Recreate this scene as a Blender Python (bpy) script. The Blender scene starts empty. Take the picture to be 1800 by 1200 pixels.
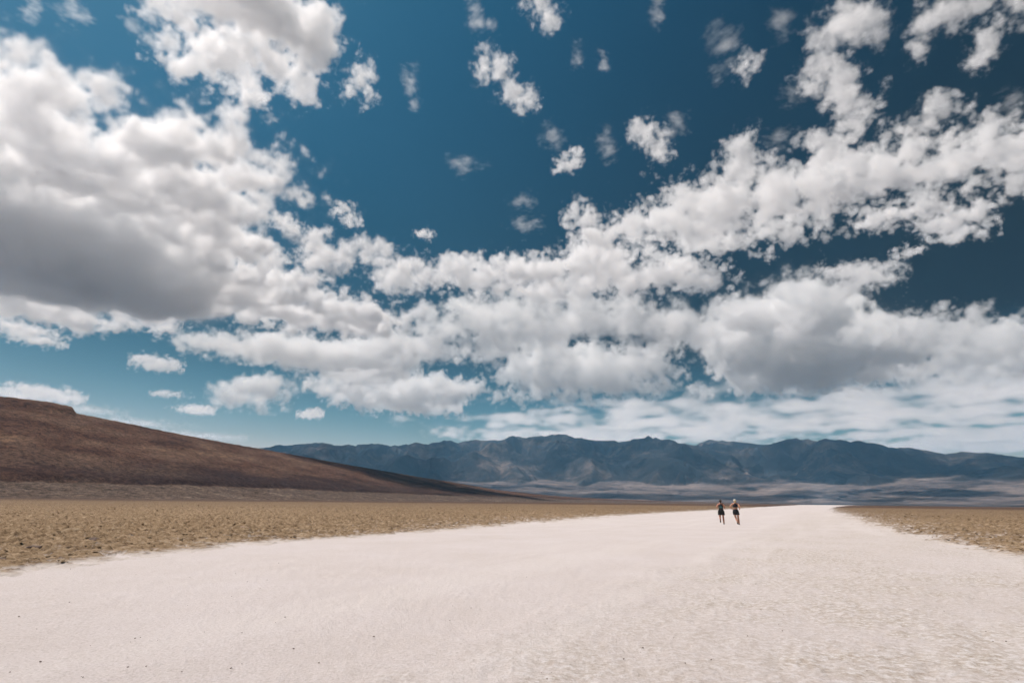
import bpy, bmesh, math, random
import numpy as np
from mathutils import Vector, Matrix

S = bpy.context.scene
COL = S.collection
random.seed(7)
rng = np.random.default_rng(7)
rad = math.radians

# ------------------------------------------------------------------ camera
PITCH, ROLL, CAM_H = 15.7, 0.59, 1.41
cam = bpy.data.objects.new('camera', bpy.data.cameras.new('camera'))
COL.objects.link(cam)
S.camera = cam
cam.data.sensor_width = 36.0
cam.data.lens = 20.0
cam.data.clip_start = 0.1
cam.data.clip_end = 300000.0
CAM_R = Matrix.Rotation(rad(90 + PITCH), 3, 'X') @ Matrix.Rotation(rad(ROLL), 3, 'Z')
cam.matrix_world = Matrix.Translation((0, 0, CAM_H)) @ CAM_R.to_4x4()

# ------------------------------------------------------------------ sky and sun
SUN_EL, SUN_AZ = rad(64), rad(-66)
SUN_DIR = Vector((math.sin(SUN_AZ) * math.cos(SUN_EL), math.cos(SUN_AZ) * math.cos(SUN_EL), math.sin(SUN_EL)))
world = bpy.data.worlds.new('World')
S.world = world
world.use_nodes = True
wn = world.node_tree
sky = wn.nodes.new('ShaderNodeTexSky')
sky.sky_type = 'NISHITA'
sky.sun_disc = False
sky.sun_elevation = SUN_EL
sky.sun_rotation = SUN_AZ
sky.altitude = 2000
sky.air_density = 1.0
sky.dust_density = 2.0
sky.ozone_density = 5.0
bgn = wn.nodes['Background']
# the film's contrasty, deep teal rendering of blue sky: one gain and one gamma for each channel,
# and the polarising filter on the lens, which darkens the sky at right angles to the sun
def wnode(op, a, b=None, clamp=False, kind='ShaderNodeMath'):
    n = wn.nodes.new(kind)
    n.operation = op
    if kind == 'ShaderNodeMath':
        n.use_clamp = clamp
    for i, x in enumerate((a, b)):
        if x is None:
            continue
        if isinstance(x, (int, float)) or isinstance(x, Vector):
            n.inputs[i].default_value = x
        else:
            wn.links.new(x, n.inputs[i])
    return n.outputs['Value'] if 'Value' in n.outputs else n.outputs[0]
wdir = wn.nodes.new('ShaderNodeTexCoord').outputs['Generated']
wcos = wnode('DOT_PRODUCT', wdir, SUN_DIR, kind='ShaderNodeVectorMath')
wsep = wn.nodes.new('ShaderNodeSeparateXYZ')
wn.links.new(wdir, wsep.inputs[0])
sin2 = wnode('SUBTRACT', 1.0, wnode('MULTIPLY', wcos, wcos))
depol = wnode('DIVIDE', wsep.outputs[2], math.sin(rad(15)), True)      # air near the horizon is hardly polarised
polar_f = wnode('SUBTRACT', 1.0, wnode('MULTIPLY', wnode('MULTIPLY', sin2, depol), 0.99))
sep = wn.nodes.new('ShaderNodeSeparateColor')
com = wn.nodes.new('ShaderNodeCombineColor')
wn.links.new(sky.outputs[0], sep.inputs[0])
for ch, (gam, gain) in enumerate(((3.13, 0.1460), (1.62, 0.4950), (1.39, 0.4200))):
    val = wnode('MULTIPLY', wnode('MULTIPLY', wnode('POWER', sep.outputs[ch], gam), gain), polar_f)
    wn.links.new(wnode('MINIMUM', val, 8.0), com.inputs[ch])
wn.links.new(com.outputs[0], bgn.inputs[0])
bgn.inputs[1].default_value = 0.1
sun = bpy.data.objects.new('sun', bpy.data.lights.new('sun', 'SUN'))
COL.objects.link(sun)
sun.data.energy = 4.5
sun.data.angle = rad(0.5)
sun.data.color = (1.0, 0.905, 0.835)
sun.rotation_euler = SUN_DIR.to_track_quat('Z', 'Y').to_euler()
sun.location = (0, 0, 50)
vs = S.view_settings
vs.view_transform = 'Standard'
vs.look = 'None'
vs.exposure = 0.15
vs.gamma = 1.0
vs.use_curve_mapping = False
cy = S.cycles
cy.use_denoising = True
cy.max_bounces = 34
cy.diffuse_bounces = 2
cy.volume_bounces = 32
cy.volume_step_rate = 6.0
cy.volume_max_steps = 256
cy.use_adaptive_sampling = True
cy.adaptive_threshold = 0.07

# ------------------------------------------------------------------ helpers
FPX = 1000.0
R_NP = np.array(CAM_R)
def ray(u, v):
    """unit direction through the photograph's pixel (1800 x 1200)"""
    d = CAM_R @ Vector(((u - 900) / FPX, (600 - v) / FPX, -1.0))
    return d.normalized()
def az_tan(u, v):
    d = ray(u, v)
    return math.atan2(d.x, d.y), d.z / math.hypot(d.x, d.y)
def on_ground(u, v, z=0.0):
    d = ray(u, v)
    t = (z - CAM_H) / d.z
    return Vector((d.x * t, d.y * t, z))
def project(x, y, z):
    p = np.stack([x, y, z - CAM_H], -1) @ R_NP
    return 900 + FPX * p[..., 0] / -p[..., 2], 600 - FPX * p[..., 1] / -p[..., 2]

def tag(o, label=None, cat=None, group=None, kind=None):
    for k, val in (('label', label), ('category', cat), ('group', group), ('kind', kind)):
        if val:
            o[k] = val
    return o
def link(name, mesh, parent=None, mat=None):
    o = bpy.data.objects.new(name, mesh)
    COL.objects.link(o)
    if mat is not None:
        mesh.materials.append(mat)
    if parent is not None:
        o.parent = parent
    return o
def empty(name, loc, rz=0.0):
    o = bpy.data.objects.new(name, None)
    COL.objects.link(o)
    o.location = loc
    o.rotation_euler = (0, 0, rz)
    return o
def grid_mesh(name, P, smooth=True):
    """P: (rows, cols, 3) array of points -> quad mesh"""
    n, m = P.shape[:2]
    idx = np.arange(n * m).reshape(n, m)
    q = np.stack([idx[:-1, :-1], idx[:-1, 1:], idx[1:, 1:], idx[1:, :-1]], -1).reshape(-1, 4)
    me = bpy.data.meshes.new(name)
    me.vertices.add(n * m)
    me.vertices.foreach_set('co', P.astype(np.float32).ravel())
    me.loops.add(q.size)
    me.loops.foreach_set('vertex_index', q.astype(np.int32).ravel())
    me.polygons.add(len(q))
    me.polygons.foreach_set('loop_start', np.arange(0, q.size, 4, dtype=np.int32))
    me.polygons.foreach_set('loop_total', np.full(len(q), 4, np.int32))
    me.update(calc_edges=True)
    me.polygons.foreach_set('use_smooth', np.full(len(q), smooth))
    return me
def add_attr(me, name, vals):
    a = me.attributes.new(name, 'FLOAT', 'POINT')
    a.data.foreach_set('value', vals.astype(np.float32).ravel())

# gradient noise in numpy
_perm = np.random.default_rng(3).permutation(4096)
_ang = np.random.default_rng(4).random(4096) * 2 * np.pi
_gx, _gy = np.cos(_ang), np.sin(_ang)
def pnoise(x, y, seed=0):
    xi, yi = np.floor(x).astype(np.int64), np.floor(y).astype(np.int64)
    xf, yf = x - xi, y - yi
    u = xf * xf * xf * (xf * (xf * 6 - 15) + 10)
    w = yf * yf * yf * (yf * (yf * 6 - 15) + 10)
    def g(i, j, fx, fy):
        h = _perm[(_perm[(i + seed * 131) & 4095] + j + seed * 17) & 4095]
        return _gx[h] * fx + _gy[h] * fy
    a = g(xi, yi, xf, yf); b = g(xi + 1, yi, xf - 1, yf)
    c = g(xi, yi + 1, xf, yf - 1); d = g(xi + 1, yi + 1, xf - 1, yf - 1)
    return 1.5 * (a + u * (b - a) + w * (c - a) + u * w * (a - b - c + d))
def fbm(x, y, octaves=5, gain=0.5, lac=2.03, seed=0):
    s, a, f = 0, 1.0, 1.0
    for o in range(octaves):
        s = s + a * pnoise(x * f, y * f, seed + o)
        a *= gain; f *= lac
    return s
def ridged(x, y, octaves=6, gain=0.5, lac=2.05, seed=0):
    s, a, f, w = 0, 1.0, 1.0, 1.0
    for o in range(octaves):
        n = (1 - np.abs(pnoise(x * f, y * f, seed + o))) ** 2
        s = s + a * n * w
        w = np.clip(n * 1.6, 0, 1)
        a *= gain; f *= lac
    return s
def sstep(a, b, x):
    t = np.clip((x - a) / (b - a), 0, 1)
    return t * t * (3 - 2 * t)

# ------------------------------------------------------------------ materials
def new_mat(name):
    m = bpy.data.materials.new(name)
    m.use_nodes = True
    return m, m.node_tree, m.node_tree.nodes['Principled BSDF']
def ramp(nt, src, stops):
    r = nt.nodes.new('ShaderNodeValToRGB')
    e = r.color_ramp.elements
    while len(e) < len(stops):
        e.new(0.5)
    for i, (p, c) in enumerate(stops):
        e[i].position = p
        e[i].color = (*c, 1)
    nt.links.new(src, r.inputs[0])
    return r
def noise(nt, scale, detail=6, rough=0.6, vec=None, dist=0.0):
    n = nt.nodes.new('ShaderNodeTexNoise')
    n.inputs['Scale'].default_value = scale
    n.inputs['Detail'].default_value = detail
    n.inputs['Roughness'].default_value = rough
    n.inputs['Distortion'].default_value = dist
    if vec is not None:
        nt.links.new(vec, n.inputs['Vector'])
    return n
def mixc(nt, fac, a, b, mode='MIX'):
    m = nt.nodes.new('ShaderNodeMix')
    m.data_type = 'RGBA'
    m.blend_type = mode
    for sock, val in ((m.inputs[0], fac), (m.inputs[6], a), (m.inputs[7], b)):
        if isinstance(val, (int, float)):
            sock.default_value = val
        elif isinstance(val, tuple):
            sock.default_value = (*val, 1)
        else:
            nt.links.new(val, sock)
    return m.outputs[2]
def mth(nt, op, a, b=0.0, clamp=False):
    m = nt.nodes.new('ShaderNodeMath')
    m.operation = op
    m.use_clamp = clamp
    for sock, val in ((m.inputs[0], a), (m.inputs[1], b)):
        if isinstance(val, (int, float)):
            sock.default_value = val
        else:
            nt.links.new(val, sock)
    return m.outputs[0]
def bump(nt, bsdf, height, strength, dist):
    b = nt.nodes.new('ShaderNodeBump')
    b.inputs['Strength'].default_value = strength
    b.inputs['Distance'].default_value = dist
    nt.links.new(height, b.inputs['Height'])
    nt.links.new(b.outputs[0], bsdf.inputs['Normal'])
def geo_pos(nt):
    return nt.nodes.new('ShaderNodeNewGeometry').outputs['Position']
def attr(nt, name):
    a = nt.nodes.new('ShaderNodeAttribute')
    a.attribute_name = name
    return a.outputs['Fac']

def salt_material():
    m, nt, b = new_mat('salt')
    p = geo_pos(nt)
    n1 = noise(nt, 0.35, 6, 0.6, p)
    n2 = noise(nt, 11.0, 8, 0.72, p)
    n3 = noise(nt, 1.6, 6, 0.62, p)
    n4 = noise(nt, 34.0, 5, 0.72, p)
    trail = attr(nt, 'flecks')
    base = ramp(nt, n1.outputs[0], [(0.3, (0.545, 0.492, 0.470)), (0.7, (0.60, 0.553, 0.549))]).outputs[0]
    tan = ramp(nt, n2.outputs[0], [(0.38, (0.37, 0.305, 0.25)), (0.49, (0.485, 0.432, 0.384)), (0.58, (0.64, 0.61, 0.60))]).outputs[0]
    k = mth(nt, 'MULTIPLY', trail, ramp(nt, n3.outputs[0], [(0.3, (0.25,) * 3), (0.6, (1,) * 3)]).outputs[0], True)
    c = mixc(nt, k, base, tan)
    # worn, paler tracks along the way
    c = mixc(nt, attr(nt, 'track'), c, (0.62, 0.575, 0.555))
    # fine crystalline grain and grit
    g = ramp(nt, n4.outputs[0], [(0.30, (0.72, 0.69, 0.66)), (0.47, (0.98, 0.97, 0.96)), (0.62, (1.10, 1.10, 1.11))]).outputs[0]
    c = mixc(nt, 0.9, c, g, 'MULTIPLY')
    sp = noise(nt, 24.0, 3, 0.75, p)
    spk = ramp(nt, sp.outputs[0], [(0.25, (0.45, 0.41, 0.37)), (0.31, (1, 1, 1))]).outputs[0]
    c = mixc(nt, 0.8, c, spk, 'MULTIPLY')
    nt.links.new(c, b.inputs['Base Color'])
    b.inputs['Roughness'].default_value = 0.85
    b.inputs['Specular IOR Level'].default_value = 0.25
    hh = mth(nt, 'ADD', n4.outputs[0], mth(nt, 'MULTIPLY', n2.outputs[0], 1.6))
    bump(nt, b, hh, 0.8, 0.02)
    return m
def mud_material():
    m, nt, b = new_mat('dried_mud')
    p = geo_pos(nt)
    n1 = noise(nt, 3.4, 9, 0.74, p)
    n2 = noise(nt, 0.05, 5, 0.6, p)
    c = ramp(nt, n1.outputs[0], [(0.36, (0.07, 0.045, 0.026)), (0.45, (0.205, 0.140, 0.083)), (0.54, (0.305, 0.22, 0.137)), (0.66, (0.43, 0.33, 0.225))]).outputs[0]
    d = ramp(nt, n2.outputs[0], [(0.3, (0.82, 0.80, 0.78)), (0.7, (1.0, 1.0, 1.0))]).outputs[0]
    c = mixc(nt, 1.0, c, d, 'MULTIPLY')
    # salt dusting where the crust is low and close to the white flat
    c = mixc(nt, attr(nt, 'salt_dust'), c, (0.577, 0.523, 0.491))
    c = mixc(nt, attr(nt, 'dark_shaded_flat'), c, (0.066, 0.039, 0.033))  # darker brown far mud, with the clouds' shade painted into it
    nt.links.new(c, b.inputs['Base Color'])
    b.inputs['Roughness'].default_value = 0.95
    b.inputs['Specular IOR Level'].default_value = 0.1
    h = noise(nt, 14.0, 7, 0.7, p)
    bump(nt, b, h.outputs[0], 0.8, 0.05)
    return m
def hill_material():
    m, nt, b = new_mat('hill_gravel')
    p = geo_pos(nt)
    mp = nt.nodes.new('ShaderNodeMapping')
    mp.inputs['Scale'].default_value = (1, 1, 5)
    nt.links.new(p, mp.inputs['Vector'])
    n1 = noise(nt, 0.02, 9, 0.68, p)
    n2 = noise(nt, 0.16, 8, 0.75, p)
    n3 = noise(nt, 0.006, 9, 0.66, mp.outputs[0])
    n4 = noise(nt, 0.6, 5, 0.75, p)
    c = ramp(nt, n3.outputs[0], [(0.34, (0.044, 0.025, 0.021)), (0.46, (0.094, 0.050, 0.035)), (0.54, (0.128, 0.078, 0.055)), (0.65, (0.182, 0.116, 0.078))]).outputs[0]
    g = ramp(nt, n1.outputs[0], [(0.3, (0.075, 0.054, 0.044)), (0.6, (0.142, 0.108, 0.088)), (0.74, (0.25, 0.21, 0.175))]).outputs[0]
    c = mixc(nt, attr(nt, 'apron'), c, g)
    # a cloud's shade low on the slope, painted into the colour
    c = mixc(nt, attr(nt, 'cloud_shade'), c, (0.034, 0.024, 0.026))
    s = ramp(nt, n2.outputs[0], [(0.34, (0.30, 0.28, 0.28)), (0.5, (0.95, 0.95, 0.95)), (0.66, (1.7, 1.6, 1.5))]).outputs[0]
    c = mixc(nt, 1.0, c, s, 'MULTIPLY')
    s = ramp(nt, n4.outputs[0], [(0.36, (0.5, 0.48, 0.46)), (0.52, (1.0, 1.0, 1.0)), (0.66, (1.35, 1.3, 1.25))]).outputs[0]
    c = mixc(nt, 1.0, c, s, 'MULTIPLY')
    nt.links.new(c, b.inputs['Base Color'])
    b.inputs['Roughness'].default_value = 1.0
    b.inputs['Specular IOR Level'].default_value = 0.05
    bump(nt, b, n2.outputs[0], 1.0, 2.0)
    return m
def mountain_material():
    m, nt, b = new_mat('mountain_rock')
    p = geo_pos(nt)
    n1 = noise(nt, 0.0011, 9, 0.64, p)
    n2 = noise(nt, 0.006, 8, 0.68, p)
    mp = nt.nodes.new('ShaderNodeMapping')
    mp.inputs['Scale'].default_value = (0.6, 1, 1)
    nt.links.new(p, mp.inputs['Vector'])
    n3 = noise(nt, 0.0016, 9, 0.7, mp.outputs[0])
    c = ramp(nt, n1.outputs[0], [(0.40, (0.021, 0.023, 0.025)), (0.53, (0.045, 0.044, 0.044)), (0.60, (0.105, 0.09, 0.082)), (0.70, (0.22, 0.18, 0.16))]).outputs[0]
    f = ramp(nt, n3.outputs[0], [(0.38, (0.05, 0.047, 0.05)), (0.45, (0.125, 0.107, 0.104)), (0.55, (0.195, 0.164, 0.152)), (0.68, (0.28, 0.23, 0.205))]).outputs[0]
    c = mixc(nt, attr(nt, 'fan'), c, f)
    d = ramp(nt, n2.outputs[0], [(0.34, (0.6, 0.6, 0.6)), (0.6, (1.15, 1.12, 1.1))]).outputs[0]
    c = mixc(nt, 1.0, c, d, 'MULTIPLY')
    nt.links.new(c, b.inputs['Base Color'])
    b.inputs['Roughness'].default_value = 1.0
    b.inputs['Specular IOR Level'].default_value = 0.0
    bump(nt, b, n2.outputs[0], 0.9, 50.0)
    return m

# ------------------------------------------------------------------ the valley floor
EDGE_L = [(-420, 1085), (-200, 1040), (0, 1009), (60, 1000), (130, 992), (250, 976), (330, 966), (420, 957), (600, 945.5), (700, 938), (800, 930), (950, 917),
          (1100, 905), (1180, 900), (1250, 896), (1320, 891.6), (1370, 888.8), (1405, 887.1)]
EDGE_R = [(2250, 1075), (2000, 1010), (1800, 977), (1720, 966), (1660, 953), (1600, 939), (1560, 928), (1530, 918), (1490, 903), (1466, 895.2),
          (1468, 892.5), (1476, 890.2), (1490, 888.4), (1500, 887.9)]
WL = [on_ground(u, v) for u, v in EDGE_L]
WR = [on_ground(u, v) for u, v in EDGE_R]
def poly_dist(x, y, pts):
    d = np.full(x.shape, 1e9)
    for a, b in zip(pts[:-1], pts[1:]):
        ex, ey = b.x - a.x, b.y - a.y
        t = np.clip(((x - a.x) * ex + (y - a.y) * ey) / (ex * ex + ey * ey), 0, 1)
        d = np.minimum(d, np.hypot(x - a.x - t * ex, y - a.y - t * ey))
    return d
def inside(x, y, pts):
    """points inside the polygon, even-odd"""
    c = np.zeros(x.shape, bool)
    n = len(pts)
    for i in range(n):
        ax, ay = pts[i]; bx, by = pts[(i + 1) % n]
        cond = (ay > y) != (by > y)
        with np.errstate(divide='ignore', invalid='ignore'):
            c ^= cond & (x < (bx - ax) * (y - ay) / (by - ay) + ax)
    return c
FAR = 7000.0
def dirpt(u, r):
    a, _ = az_tan(u, 886)
    return (r * math.sin(a), r * math.cos(a))
POLY_L = [(p.x, p.y) for p in WL] + [dirpt(1395, FAR), (-FAR * 1.5, FAR), (-FAR * 1.5, -3)]
POLY_R = [(p.x, p.y) for p in WR] + [dirpt(1530, FAR), (FAR * 1.5, FAR), (FAR * 1.5, -3)]
def mud_sd(x, y):
    """metres into the mud (negative: on the salt)"""
    l = poly_dist(x, y, WL) * np.where(inside(x, y, POLY_L), 1, -1)
    r = poly_dist(x, y, WR) * np.where(inside(x, y, POLY_R), 1, -1)
    return np.maximum(l, r)

def polar(az0, az1, daz, r0, r1, dr):
    az = np.radians(np.arange(az0, az1 + daz / 2, daz))
    n = int(math.log(r1 / r0) / dr) + 1
    r = r0 * (r1 / r0) ** (np.arange(n + 1) / n)
    A, R = np.meshgrid(az, r)
    return A, R, R * np.sin(A), R * np.cos(A)

def build_salt():
    m = salt_material()
    A, R, X, Y = polar(-62, 62, 0.25, 2.5, 60000, 0.019)
    amp = sstep(160, 15, R)
    # the trodden, fleck-covered strip to the right of a faint rim across the flat
    tr = [on_ground(u, v) for u, v in ((640, 1260), (820, 1165), (960, 1105), (1100, 1040), (1240, 975), (1350, 925), (1420, 895))]
    side = inside(X, Y, [(p.x, p.y) for p in tr] + [(400, 2000), (400, -50), (2, -50)])
    sd = poly_dist(X, Y, tr) * np.where(side, 1, -1)
    sdn = sd + 0.6 * fbm(X * 0.5, Y * 0.5, 4, seed=9)
    fl = sstep(-0.8, 1.2, sdn) * (0.45 + 0.55 * sstep(-0.3, 0.5, fbm(X * 0.3, Y * 0.3, 3, seed=11)))
    z = 0.010 * fbm(X * 3.0, Y * 3.0, 4, 0.6, seed=21) * (0.6 + 0.9 * fl) + 0.010 * fbm(X * 0.6, Y * 0.6, 3, seed=25)
    z += 0.012 * np.maximum(0, fbm(X * 5.5, Y * 5.5, 3, 0.6, seed=29)) * fl
    z += 0.03 * np.exp(-(sdn / 0.5) ** 2) * sstep(60, 10, R)
    z += 0.012 * np.abs(fbm(X * 1.7, Y * 1.7, 3, 0.6, seed=33)) + 0.006 * ridged(X * 2.3, Y * 2.3, 3, seed=34) * fl
    Z = z * amp
    me = grid_mesh('salt_flat', np.stack([X, Y, Z], -1))
    ax, ay = tr[-1].x - tr[1].x, tr[-1].y - tr[1].y
    ln = math.hypot(ax, ay)
    along, across = (X * ax + Y * ay) / ln, (X * ay - Y * ax) / ln
    tk = fbm(across * 0.55 + 0.3 * fbm(along * .05, across * .05, 2, seed=13), along * 0.035, 4, 0.55, seed=15)
    add_attr(me, 'track', 0.45 * sstep(0.05, 0.6, tk) * sstep(400, 30, R))
    add_attr(me, 'flecks', 0.12 + 0.88 * fl * sstep(250, 20, R))
    o = link('salt_flat', me, mat=m)
    tag(o, kind='structure')
    # the same salt behind and beside the camera
    bm = bmesh.new()
    a = [rad(62 + i * (236 / 24)) for i in range(25)]
    inner = [bm.verts.new((2.5 * math.sin(t), 2.5 * math.cos(t), -0.012)) for t in a]
    outer = [bm.verts.new((60000 * math.sin(t), 60000 * math.cos(t), -0.012)) for t in a]
    for i in range(24):
        bm.faces.new((inner[i], inner[i + 1], outer[i + 1], outer[i]))
    c = bm.verts.new((0, 0, -0.012))
    b2 = [bm.verts.new((2.6 * math.sin(rad(t)), 2.6 * math.cos(rad(t)), -0.016)) for t in range(0, 360, 15)]
    c2 = bm.verts.new((0, 0, -0.016))
    for i in range(24):
        bm.faces.new((c2, b2[(i + 1) % 24], b2[i]))
    me2 = bpy.data.meshes.new('salt_flat_behind')
    bm.to_mesh(me2); bm.free()
    tag(link('salt_flat_behind', me2, mat=m), kind='structure')
    return o

def crust(x, y):
    """rough salt-mud crust: hummocks with broken, tilted plates"""
    wx = x + 0.25 * fbm(x * 1.3, y * 1.3, 2, seed=41); wy = y + 0.25 * fbm(x * 1.3 + 9, y * 1.3, 2, seed=43)
    b = np.abs(fbm(wx * 1.9, wy * 1.9, 4, 0.6, seed=31))
    r = ridged(wx * 1.3, wy * 1.3, 4, 0.6, seed=35)
    f = fbm(x * 6.5, y * 6.5, 3, 0.65, seed=38)
    g = ridged(x * 3.6 + 4, y * 3.6, 3, 0.6, seed=47)
    return 0.03 + 0.13 * np.clip(r - 0.75, -0.4, 0.8) + 0.10 * b + 0.035 * f + 0.05 * np.clip(g - 0.7, -0.3, 0.7)

MUD = {}
def mud_surface(X, Y):
    R = np.hypot(X, Y)
    sd = mud_sd(X, Y)
    n = fbm(X * 0.55, Y * 0.55, 4, 0.6, seed=51)
    e = sd + np.clip(R * 0.018, 0.45, 2.5) * n
    wid = np.clip(R * 0.06, 0.8, 3)
    k = sstep(-1.5 * wid, 0.9 * wid, e)
    c = crust(X, Y) * (0.5 + 0.9 * sstep(0, 12, sd))
    # salt pools inside the mud near its rim
    pool = sstep(0.22, 0.50, fbm(X * 0.33, Y * 0.33, 4, 0.6, seed=57)) * sstep(13, 1.0, sd)
    Z = c * k * np.clip(1.25 - R / 2500, 0.4, 1) - 0.075 * (1 - k) - 0.09 * pool * (1 - 0.6 * sstep(0.03, .10, c)) + 0.02 * k
    return Z, sd, R
def build_mud():
    m = mud_material()
    for side, a0, a1, r0 in (('left', -60, 27.6, 8.0), ('right', 28.0, 60, 9.0)):
        az = np.radians(np.arange(a0, a1 + 0.06, 0.12))
        near = r0 * (32 / r0) ** (np.arange(300) / 300)
        far = 32 * (FAR / 32) ** (np.arange(401) / 400)
        A, R = np.meshgrid(az, np.concatenate([near, far]))
        X, Y = R * np.sin(A), R * np.cos(A)
        Z, sd, R = mud_surface(X, Y)
        me = grid_mesh('mud_flat', np.stack([X, Y, Z], -1))
        lowness = sstep(0.075, 0.02, Z)
        add_attr(me, 'salt_dust', np.clip(lowness * sstep(13, 0.0, sd) * 0.9, 0, 1))
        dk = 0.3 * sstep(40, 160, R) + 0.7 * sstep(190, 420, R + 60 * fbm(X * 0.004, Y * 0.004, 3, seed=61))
        add_attr(me, 'dark_shaded_flat', dk * 0.85)
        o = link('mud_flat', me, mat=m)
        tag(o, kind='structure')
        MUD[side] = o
    return m

# ------------------------------------------------------------------ hill on the left
HILL_TOP = [(-600, 600), (-400, 628), (-200, 664), (-60, 690), (0, 696.5), (45, 702), (80, 708.5), (93, 712), (99, 719), (104, 723.5), (200, 742), (300, 762), (400, 780),
            (447, 788), (500, 797), (600, 815), (700, 832), (800, 848), (870, 860), (940, 868), (1000, 873), (1080, 877.0),
            (1180, 880.5), (1300, 883.6), (1420, 886)]
HILL_FOOT = [(-600, 520), (0, 560), (300, 640), (600, 900), (900, 1500), (1100, 2300), (1420, 3600)]   # px column -> metres
HILL_STEP = [(-600, 842), (0, 844.5), (200, 848), (400, 853), (600, 862), (800, 870), (1000, 877), (1200, 882), (1420, 886)]
HILL_SLOPE = [(-600, 612), (-200, 672), (0, 703.5), (104, 723.5)]   # the slope line under the little mesa cap
def build_hill():
    m = hill_material()
    us = np.array([az_tan(u, 870)[0] for u, v in HILL_TOP])
    tt = np.array([az_tan(u, v)[1] for u, v in HILL_TOP])
    uf = np.array([az_tan(u, 870)[0] for u, v in HILL_FOOT]); rf = np.array([r for u, r in HILL_FOOT])
    ust = np.array([az_tan(u, 870)[0] for u, v in HILL_STEP]); ts = np.array([az_tan(u, v)[1] for u, v in HILL_STEP])
    az = np.radians(np.arange(-58, 27.2, 0.1))
    n = 230
    t = np.linspace(0, 1.35, n)
    A, T = np.meshgrid(az, t)
    r0 = np.interp(A, uf, rf)
    top = np.maximum(np.interp(A, us, tt), 0.0006)
    sl = [q for q in HILL_SLOPE] + [q for q in HILL_TOP if q[0] > 104]
    low = np.maximum(np.interp(A, [az_tan(u, 870)[0] for u, v in sl], [az_tan(u, v)[1] for u, v in sl]), 0.0006)
    cap = np.clip(top - low, 0, None)
    top = low
    st = np.clip(np.interp(A, ust, ts), 0.0003, None)
    st = np.minimum(st, top * 0.6)
    depth = 0.9 * r0 + 120
    # relative position of the little bank that ends the pale apron
    ta = 0.30 + 0.012 * fbm(A * 14, A * 0, 3, seed=71)
    R = r0 + T * depth
    X, Y = R * np.sin(A), R * np.cos(A)
    hs = (st * (r0 + 0.30 * depth) + CAM_H)
    ht = (top * (r0 + 1.0 * depth) + CAM_H)
    w1 = np.clip(T / ta, 0, 1)
    w2 = np.clip((T - ta) / (1 - ta), 0, 1)
    H = hs * (w1 ** 1.3) * 0.93
    up = (0.035 * sstep(0, 0.05, w2) + 0.965 * (w2 * 0.85 + 0.15 * sstep(0, 1, w2)))
    H = np.where(T > ta, hs * 0.93 + (ht - hs * 0.93) * up, H)
    H = H + cap * R * sstep(0.90, 0.955, T + 0.015 * fbm(A * 60, A * 0 + 2, 3, seed=70)) * sstep(1.3, 1.1, T)
    back = np.clip((T - 1.0) / 0.35, 0, 1)
    H = np.where(T > 1, ht * (1 - 0.75 * back ** 1.4), H)
    gx, gy = X + 25 * fbm(X * .012, Y * .012, 2, seed=5), Y + 25 * fbm(X * .012 + 5, Y * .012, 2, seed=6)
    gul = ridged(A * 16 + 0.25 * fbm(gx * .004, gy * .004, 3, seed=5), T * 1.6 + 0.4 * fbm(gx * .003, gy * .003, 2, seed=7), 5, 0.5, seed=73) - 0.9
    det = fbm(gx * 0.011, gy * 0.011, 5, 0.55, seed=77)
    fine = fbm(X * 0.09, Y * 0.09, 4, 0.65, seed=79)
    env = sstep(0, 0.1, T)
    rel = np.clip(ht / 240.0, 0, 1.2)
    crestfade = sstep(1.0, 0.8, T)
    H = H + env * (1.6 * gul * sstep(ta, ta + 0.3, T) * crestfade * rel + 2.6 * det * np.clip(rel, .1, 1) * sstep(1.02, 0.75, T) + 0.8 * fine * np.clip(rel * 2, 0.12, 1))
    H = np.where(T <= 0.001, -3.0, H)
    me = grid_mesh('hill', np.stack([X, Y, H], -1))
    tj = T + 0.05 * fbm(X * 0.006, Y * 0.006, 4, 0.6, seed=72)
    add_attr(me, 'apron', sstep(0.004, -0.008, T - ta))
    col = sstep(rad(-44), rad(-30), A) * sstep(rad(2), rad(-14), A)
    add_attr(me, 'cloud_shade', np.clip(0.8 * sstep(0.62, 0.36, tj) * sstep(ta - 0.004, ta + 0.006, T) * (0.35 + 0.65 * col), 0, 1))
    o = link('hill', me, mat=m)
    tag(o, kind='structure')

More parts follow.
